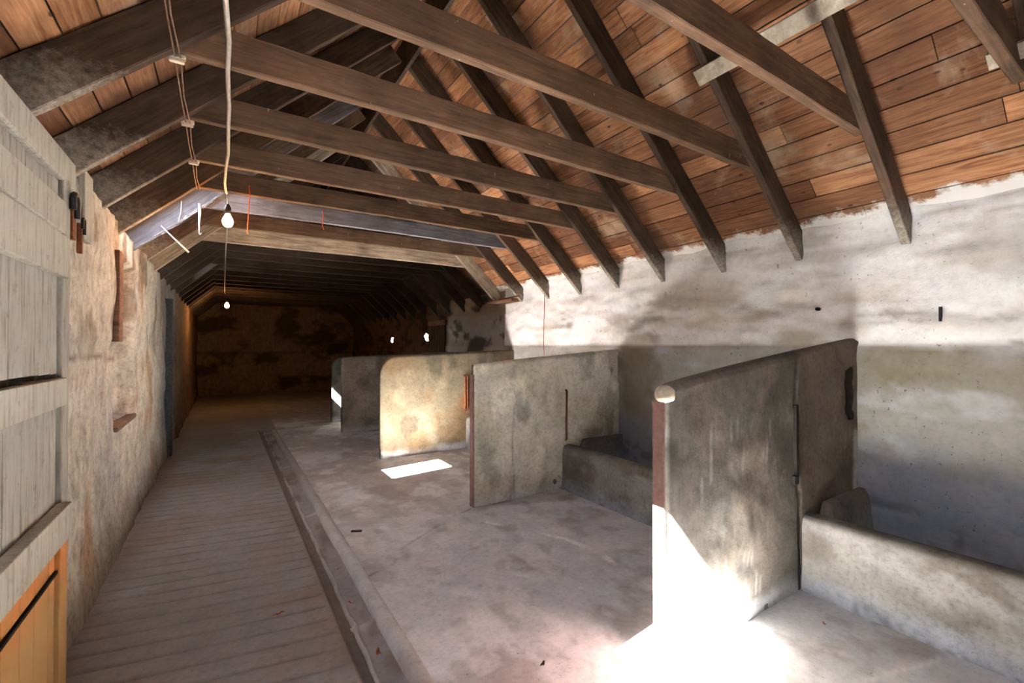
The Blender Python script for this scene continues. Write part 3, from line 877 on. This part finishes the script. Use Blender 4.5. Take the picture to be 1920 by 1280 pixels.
# ------------------------------------------------------------------ feed troughs
def trough(y0, y1, label, seed):
    prof = [(3.205, -0.04), (3.205, 0.06), (3.20, 0.20), (3.20, 0.34), (3.203, 0.42), (3.215, 0.462), (3.24, 0.482), (3.28, 0.488),
            (3.33, 0.482), (3.375, 0.468), (3.41, 0.44), (3.43, 0.40), (3.445, 0.34), (3.47, 0.25), (3.52, 0.19), (3.65, 0.16), (3.80, 0.155), (3.95, 0.16), (4.04, 0.175), (4.13, 0.20)]
    pr = []
    for (a, b), (c, d) in zip(prof[:-1], prof[1:]):
        for q in (0, 1 / 3, 2 / 3): pr.append((a + (c - a) * q, b + (d - b) * q))
    pr.append(prof[-1])
    pr = np.array(pr)
    ys = np.arange(y0, y1 + 0.02, 0.03); ys[-1] = y1
    Px, Yg = np.meshgrid(pr[:, 0], ys, indexing='ij'); Pz = np.meshgrid(pr[:, 1], ys, indexing='ij')[0]
    n = fbm(Yg * 3, Pz * 5 + Px * 3, 4, seed)
    X_ = Px - 0.006 * n; Z_ = Pz + 0.004 * n
    # end piers rise to meet the dividers
    e_ = sstep(y1 - 0.085, y1 - 0.055, Yg) + sstep(y0 + 0.085, y0 + 0.055, Yg)
    inside = sstep(3.38, 3.5, Px)
    Z_ = Z_ + inside * np.clip(e_, 0, 1) * (0.52 - Pz) * 1.0
    # the spalled foot
    foot = sstep(0.16, 0.0, Pz + 0.05 * fbm(Yg * 4, Pz * 4, 3, seed + 2)) * (Px < 3.22)
    X_ = X_ - 0.02 * foot
    col = np.zeros(Yg.shape + (3,)) + np.array((0.19, 0.18, 0.16))
    col = mixc(col, (0.115, 0.10, 0.078), 0.85 * sstep(0.02, 0.32, fbm(Yg * 2.8, Pz * 6 + Px, 5, seed + 3)))
    col = mixc(col, (0.26, 0.25, 0.235), 0.6 * sstep(0.1, 0.4, fbm(Yg * 4, Pz * 9, 4, seed + 4)))
    col = mixc(col, (0.17, 0.155, 0.125), 0.6 * sstep(0.43, 0.48, Pz))
    col = mixc(col, (0.30, 0.325, 0.37), 0.8 * foot)
    col = mixc(col, (0.10, 0.11, 0.13), 0.7 * foot * sstep(0.25, 0.5, fbm(Yg * 14, Pz * 20, 3, seed + 5)))
    col = mixc(col, (0.28, 0.29, 0.31), 0.7 * inside)
    col = mixc(col, (0.17, 0.135, 0.105), 0.9 * inside * np.clip(e_, 0, 1))
    col = mixc(col, (0.10, 0.11, 0.13), 0.6 * inside * sstep(0.1, 0.4, fbm(Yg * 7, Px * 9, 4, seed + 6)))
    col = col * 0.85
    ym = (y0 + y1) / 2
    o = grid('feed_trough', np.stack([X_, Yg - ym, Z_], -1), np.clip(col, .01, 1), M['conc'])
    o.location = (0, ym, 0)
    tag(o, label, 'feed trough', 'concrete feed troughs along the right wall')
trough(YF + 0.05, 1.452, 'long concrete feed trough in the nearest stall at lower right', 401)
trough(1.562, 3.922, 'concrete feed trough between the nearest and second dividers', 411)
trough(4.020, 6.292, 'concrete feed trough mostly hidden behind the second divider', 421)
trough(6.392, 8.592, 'concrete feed trough behind the yellowish divider', 431)

# ------------------------------------------------------------------ stable door on the left
def paintwood(name, c, c2, orange_below=None):
    t = NT(name)
    v = t.co((9, 9, 0.8))
    g = t.noise(v, 5, 6, 0.7)
    a = t.mix(c2, c, t.ramp(g, (0.30, 0.0), (0.52, 1.0)))
    n = t.noise(t.co((1, 1, 1)), 14, 5, 0.7)
    a = t.mix(a, c2, t.ramp(n, (0.58, 0.0), (0.74, 0.8)))
    a = t.mix(a, (0.04, 0.025, 0.02), t.ramp(t.noise(t.co((3, 3, 1)), 22, 3, 0.6), (0.69, 0.0), (0.74, 0.75)))
    if orange_below is not None:
        x, y, z = t.pos()
        m = t.math('ADD', t.math('MULTIPLY', n, 0.05), z)
        o_ = t.mix((0.60, 0.21, 0.06), (0.46, 0.22, 0.07), t.ramp(t.noise(t.co((1, 5, 0.5)), 4, 4, 0.6), (0.35, 0.0), (0.65, 1.0)))
        o_ = t.mix(o_, (0.42, 0.28, 0.12), t.ramp(z, (0.45, 0.8), (0.66, 0.0)))
        a = t.mix(o_, a, t.ramp(m, (orange_below, 0.0), (orange_below + 0.012, 1.0)))
    t.col(a); t.bump(g, 0.5, 0.003)
    return t.m
M['leafpaint'] = paintwood('flaking limewashed boards', (0.31, 0.30, 0.265), (0.155, 0.13, 0.10), 0.76)
M['ledgepaint'] = paintwood('limewashed ledge', (0.37, 0.355, 0.305), (0.23, 0.20, 0.155))
def leaf(name, y0, y1, z0, z1, xface, ledges, seed, label):
    root = empty(name, (xface, y1, z0)); struct(root, label)
    rnd = random.Random(seed); bm = bmesh.new(); y = y0
    while y < y1 - 0.02:
        w = min(rnd.uniform(0.13, 0.17), y1 - y)
        if y1 - (y + w) < 0.05: w = y1 - y
        box(bm, -0.025 - rnd.uniform(0, .003), 0, y - y1, y + w - 0.004 - y1, rnd.uniform(0, .012), z1 - z0 - rnd.uniform(0, .01), 0.003)
        y += w
    obj('plank_panel', bm, M['leafpaint'], root)
    for a, b, th, yo in ledges:
        bm = bmesh.new(); box(bm, 0.0, th, y0 - y1, yo, a - z0, b - z0, 0.005)
        obj('ledge_board', bm, M['ledgepaint'], root)
    return root
XD = -0.615
leaf('door_1', 1.30, 2.74, 1.475, 2.33, XD, [(1.90, 2.08, 0.035, 0.02), (2.10, 2.24, 0.022, 0.03)], 3, 'upper half of the limewashed stable door at the left edge')
lowleaf = leaf('door_2', 1.30, 2.74, 0.03, 1.462, XD, [(1.335, 1.458, 0.03, 0.02), (0.755, 0.905, 0.05, 0.02)], 4, 'lower half of the stable door with orange bare boards below')
bm = bmesh.new()
box(bm, 0.0, 0.012, -1.44, -0.01, 0.575, 0.588)
obj('kick_gap', bm, M['gap_shade'], lowleaf)
# jambs and posts of the doorway
bm = bmesh.new(); box(bm, -0.69, -0.60, 2.755, 2.86, 0.0, 2.36, 0.006)
struct(obj('trim_4', bm, M['leafpaint']), 'worn limewashed door jamb')
bm = bmesh.new(); box(bm, XL - 0.05, -0.60, 1.2, 2.95, 2.335, 2.47, 0.01)
struct(obj('trim_5', bm, M['ledgepaint']), 'limewashed lintel over the stable door')
bm = bmesh.new(); box(bm, -0.68, -0.645, 3.35, 3.53, 2.19, 2.575, 0.006)
tag(obj('hanging_board', bm, M['ledgepaint']), 'short pale speckled upright board below the rafter foot by the door', 'board')
bm = bmesh.new(); box(bm, -0.72, -0.655, 4.42, 4.56, 1.63, 2.32, 0.008)
tag(obj('window_post', bm, M['brown']), 'weathered brown upright board at the near side of the left niche', 'board')
bm = bmesh.new(); box(bm, -0.85, -0.68, 4.56, 5.44, 0.93, 0.97, 0.01)
struct(obj('trim_6', bm, M['brown']), 'dark sill of the niche in the left wall')
bm = bmesh.new(); box(bm, -0.74, -0.62, 8.13, 8.25, 0.0, 2.28, 0.008)
struct(obj('trim_7', bm, M['blueboard']), 'dark grey post of the far left doorway')
root = struct(empty('door_3', (-0.90, 8.9, 0)), 'dark boarded door set in the far left doorway')
bm = bmesh.new()
for i in range(8): box(bm, -0.02, 0.02, -0.63 + i * 0.158, -0.63 + i * 0.158 + 0.152, 0.02, 2.06, 0.003)
obj('plank_panel', bm, M['blueboard'], root)

# iron hooks above the door
def hook(name, c, r, label, tail, w=0.02):
    root = tag(empty(name, c), label, 'hook')
    pts = []
    for i in range(15):
        a = PI * 1.15 - i * (PI * 1.3) / 14
        pts.append((0.0, -r * math.cos(a) * -1, r * math.sin(a)))
    pts = [(0, -r, -tail * 0.6)] + pts + [(0, r, -tail)]
    bm = bmesh.new(); tube(bm, pts, w / 2, 8)
    obj('loop', bm, M['iron'], root, True)
    bm = bmesh.new(); box(bm, -0.03, -0.008, r - w, r + w, -tail - 0.10, 0.0, 0.003)
    o = obj('strap', bm, M['rust'], root)
    return root
hook('iron_hook', (-0.585, 2.86, 2.27), 0.035, 'larger black iron hook on the door jamb at upper left', 0.07, 0.026)
hook('iron_hook', (-0.625, 3.22, 2.25), 0.022, 'smaller brown iron hook right of the larger one', 0.06, 0.014)

# ------------------------------------------------------------------ far recess, shutter, ledge on the right wall
bm = bmesh.new()
root = struct(empty('window_4', (XR, 9.52, 1.45)), 'dark shuttered opening in the far right wall')
box(bm, -0.03, 0.02, -0.50, 0.46, 0.60, 0.72, 0.006)
obj('lintel', bm, M['brown'], root)
bm = bmesh.new()
for i in range(6): box(bm, -0.018, 0.01, -0.46 + i * .14, -0.46 + i * .14 + .134, 0.0, 0.60, 0.003)
obj('shutter', bm, M['darkbrown'], root)
bm = bmesh.new(); box(bm, XR - 0.17, XR + 0.03, 6.12, 6.90, 2.325, 2.375, 0.01)
tag(obj('wall_shelf', bm, M['brown']), 'stub of brown plank jutting from the right wall below the rafter feet', 'shelf')
bm = bmesh.new(); tube(bm, [(XR - 0.10, 6.0, 2.40), (XR - 0.12, 6.6, 2.385)], 0.012, 8)
tag(obj('iron_rod', bm, M['rust'], None, True), 'thin rusty rod lying on the plank stub on the right wall', 'rod')
# nail, peg and red string on the right wall
bm = bmesh.new(); tube(bm, [(XR + 0.03, 1.73, 1.90), (XR - 0.012, 1.73, 1.90)], 0.015, 12)
tag(obj('wall_peg', bm, M['iron'], None, True), 'small black peg in the white wall above the nearest divider', 'peg')
bm = bmesh.new(); box(bm, XR - 0.006, XR + 0.02, 0.975, 0.99, 1.765, 1.865, 0.002)
tag(obj('iron_bracket', bm, M['iron']), 'small dark iron bracket beside the torn plaster on the right wall', 'bracket')
bm = bmesh.new(); tube(bm, [(XR - 0.035, 5.40, 2.43), (XR - 0.04, 5.41, 2.0), (XR - 0.03, 5.43, 1.72), (XR - 0.04, 5.42, 1.6), (XR - 0.035, 5.41, 1.45)], 0.0045, 6)
tag(obj('red_string', bm, M['red'], None, True), 'thin red string hanging down the white right wall', 'string')

# ------------------------------------------------------------------ wiring and lamps
bm = bmesh.new()
pts = []
cab = [(-0.015, 0.5, 3.06), (-0.01, 1.25, 2.962), (-0.008, 1.9, 2.958), (0.014, 2.30, 2.925), (0.012, 2.62, 2.955), (0.02, 2.95, 2.93), (0.02, 3.34, 2.958), (0.022, 3.65, 2.93), (0.012, 4.02, 2.957), (0.004, 4.35, 2.93), (0.012, 4.55, 2.93), (0.02, 4.70, 2.95)]
tube(bm, cab, 0.0105, 8)
tag(obj('electric_cable', bm, M['cable'], None, True), 'grey sheathed cable slung under the collar beams to the nearer bulb', 'cable')
bm = bmesh.new()
tube(bm, [(0.03, 4.78, 2.955), (0.03, 6.0, 2.93), (0.02, 8.0, 2.93), (0.02, 10.5, 2.93), (0.02, 12.5, 2.92), (0.03, 13.3, 2.90)], 0.008, 6)
tag(obj('electric_cable', bm, M['cable'], None, True), 'thin dark cable running on from the nearer bulb to the far bulb', 'cable')
for i, dx in enumerate((0, 0.022)):
    bm = bmesh.new()
    pts = [(-0.205 + dx, 0.3, 2.962)]
    for kk in range(0, 6):
        pts += [(-0.197 + dx, YK[kk] + 0.03, 2.950), ]
        if kk < 5: pts += [(-0.197 + dx * 0.6, (YK[kk] + YK[kk + 1]) / 2, 2.930)]
    tube(bm, pts, 0.0035, 6)
    tag(obj('lighting_wire', bm, M['wire'], None, True), '%s of the twin brown wires strung through cleats along the left rafters' % ('left strand', 'right strand')[i], 'wire')
for kk in (2, 3, 4):
    bm = bmesh.new()
    box(bm, -0.035, 0.035, -0.014, 0.014, -0.022, 0.0, 0.005)
    box(bm, -0.03, 0.03, -0.012, 0.012, -0.040, -0.024, 0.005)
    o = tag(obj('wire_cleat', bm, M['porcelain']), 'small porcelain cleat holding twin wires, %s of three going away' % {2: 'nearest', 3: 'middle', 4: 'farthest'}[kk], 'cleat', 'porcelain wire cleats')
    o.location = (-0.19, YK[kk] + 0.03, 2.968)

def bulb(loc, s, label, watts, drop):
    root = tag(empty('light_bulb', loc), label, 'light bulb')
    bm = bmesh.new()
    lathe(bm, [(0, -0.055 * s), (0.014 * s, -0.053 * s), (0.026 * s, -0.043 * s), (0.032 * s, -0.028 * s), (0.033 * s, -0.012 * s), (0.028 * s, 0.006 * s), (0.019 * s, 0.022 * s), (0.014 * s, 0.036 * s), (0, 0.038 * s)], (0, 0, 0))
    obj('glass', bm, M['bulb'], root, True)
    bm = bmesh.new()
    lathe(bm, [(0, 0.034 * s), (0.0145 * s, 0.034 * s), (0.0145 * s, 0.05 * s), (0.019 * s, 0.052 * s), (0.019 * s, 0.075 * s), (0.010 * s, 0.095 * s), (0.006 * s, 0.10 * s), (0, 0.10 * s)], (0, 0, 0), 16)
    obj('lamp_holder', bm, M['darkbrown'], root, True)
    bm = bmesh.new(); tube(bm, [(0, 0, 0.095 * s), (0.004, 0, drop * .5), (-0.004, 0, drop)], 0.005, 6)
    obj('flex', bm, M['cable'], root, True)
    ld = bpy.data.lights.new('bulb_light', 'POINT'); ld.energy = watts; ld.color = (1.0, 0.50, 0.17); ld.shadow_soft_size = 0.04 * s
    lo = bpy.data.objects.new('bulb_light', ld); lo.location = (0, 0, -0.065 * s - 0.04 * s); lo.parent = root
    C.objects.link(lo)
bulb((0.028, 4.75, 2.735), 1.35, 'nearer glowing bare bulb hanging from the cable below the collar beams', 0.9, 0.215)
bulb((0.07, 12.95, 2.60), 1.6, 'far glowing bare bulb hanging near the end of the dark byre', 1.5, 0.30)

# dangling strings
def dangling(name, pts, rad, mat, label, cat='string'):
    bm = bmesh.new(); tube(bm, pts, rad, 6)
    return tag(obj(name, bm, mat, None, True), label, cat)
dangling('twine', [(0.190, 4.655, 3.04), (0.192, 4.64, 2.96), (0.188, 4.645, 2.85), (0.182, 4.65, 2.72), (0.178, 4.65, 2.62), (0.182, 4.655, 2.60)], 0.0045, M['orange'], 'orange twine hanging from the collar beam just right of the nearer bulb')
dangling('twine', [(0.935, 5.375, 3.12), (0.938, 5.37, 3.02), (0.93, 5.375, 2.95), (0.945, 5.37, 2.90)], 0.004, M['orange'], 'short orange twine hanging from a collar beam farther right of the nearer bulb')
dangling('white_stick', [(-0.50, 5.33, 2.73), (-0.40, 5.325, 2.62), (-0.285, 5.32, 2.50)], [0.005, 0.007, 0.011], M['white'], 'white stick hanging aslant under the left roof light', 'stick')
dangling('white_rag', [(-0.205, 5.335, 2.99), (-0.20, 5.33, 2.90), (-0.205, 5.335, 2.80), (-0.205, 5.33, 2.70), (-0.195, 5.33, 2.685), (-0.185, 5.33, 2.705)], [0.012, 0.013, 0.008, 0.005, 0.004, 0.003], M['white'], 'white strip of rag dangling left of the nearer bulb', 'rag')
dangling('white_string', [(-0.345, 5.335, 2.99), (-0.35, 5.335, 2.88), (-0.37, 5.335, 2.79)], 0.004, M['white'], 'thin white string hanging left of the white rag')

# ------------------------------------------------------------------ cobwebs
def web(label, y, xa, xb, f, sag, seed):
    rnd = random.Random(seed); n, m = 40, 12
    xs = np.linspace(xa, xb, n); t = np.linspace(0, 1, m)
    Xg, T = np.meshgrid(xs, t, indexing='ij')
    dep = sag * (0.4 + 0.6 * np.abs(fbm(Xg * 9, Xg * 0, 3, seed))) * np.sin(PI * np.clip((Xg - xa) / (xb - xa), 0.02, 0.98)) ** 0.4
    Zg = f(Xg) + 0.01 - dep * T + 0.01 * vnoise(Xg * 20, T * 4, 0, seed)
    Yg = y - 0.01 - 0.02 * T + 0.012 * fbm(Xg * 8, T * 3, 3, seed + 1)
    o = grid('cobweb', np.stack([Xg, Yg, Zg], -1), None, M['web'])
    bm = bmesh.new(); bm.from_mesh(o.data)
    for i in range(14):
        x = rnd.uniform(xa, xb); z = float(f(np.array(x))); l = rnd.uniform(0.3, 1.1) * sag
        tube(bm, [(x, y - 0.02, z), (x + rnd.uniform(-.02, .02), y - 0.03, z - l * .5), (x + rnd.uniform(-.03, .03), y - 0.03, z - l)], 0.0012, 4)
    bm.to_mesh(o.data); bm.free()
    o.data.materials.clear(); o.data.materials.append(M['web'])
    return tag(o, label, 'cobweb', None, 'stuff')
fu = lambda x: 2.97 + SL * (x + 0.18)
web('grey cobweb sheet along the rafter below the nearer lit roof light', YK[6] - 0.06, -0.68, -0.05, fu, 0.09, 5)
web('pinkish cobweb sheet on a far rafter near the far bulb', YK[17] - 0.06, -0.62, -0.15, fu, 0.10, 8)

# ------------------------------------------------------------------ litter on the floor
def leafbit(x, y, s, rot, mat, label, name='dead_leaf', cat='leaf', z=0.008):
    bm = bmesh.new(); n = 9; vs = []
    for i in range(n):
        a = 2 * PI * i / n
        rr = s * (1 + 0.35 * math.sin(3 * a + rot)) * (0.6 if i % 2 else 1)
        vs.append(bm.verts.new((rr * math.cos(a), rr * 0.45 * math.sin(a), 0.25 * s * math.sin(2 * a) ** 2)))
    c = bm.verts.new((0, 0, 0.002))
    for i in range(n): bm.faces.new((c, vs[i], vs[(i + 1) % n]))
    g = bmesh.ops.solidify(bm, geom=list(bm.faces), thickness=0.0015)
    o = obj(name, bm, mat); o.location = (x, y, z); o.rotation_euler = (0, 0, rot)
    return tag(o, label, cat)
leafbit(0.284, 3.347 - 0.35, 0.035, 0.3, M['leaf'], 'reddish dead leaf lying on the ribbed walkway')
leafbit(0.70, 2.40, 0.035, 1.3, M['leaf'], 'dead leaf in the drain channel nearest the camera', z=-0.03)
leafbit(0.69, 2.95, 0.025, 2.2, M['leaf'], 'dead leaf in the drain channel, second from the camera', z=-0.03)
leafbit(0.71, 3.45, 0.02, 0.8, M['leaf'], 'tiny dead leaf farthest along the drain channel', z=-0.03)
leafbit(2.90, 1.20, 0.022, 0.8, M['leaf'], 'rust coloured leaf on the floor before the nearest trough')
leafbit(1.353, 1.814, 0.025, 0.5, M['iron'], 'dark crumb of dirt on the floor before the nearest divider', 'dirt_clod', 'dirt')
bm = bmesh.new(); box(bm, -0.045, 0.045, -0.014, 0.014, 0, 0.012, 0.003)
o = tag(obj('wood_chip', bm, M['darkbrown']), 'dark flat wood chip on the floor by the kerb', 'wood chip'); o.location = (0.97, 3.97, 0.003); o.rotation_euler[2] = -0.5
bm = bmesh.new(); tube(bm, [(-0.03, 0, 0), (0.03, 0.004, 0)], 0.003, 6)
o = tag(obj('pale_straw', bm, M['white'], None, True), 'short pale straw lying on the grey floor between the dividers', 'straw'); o.location = (1.908, 2.686, 0.008); o.rotation_euler[2] = -0.6
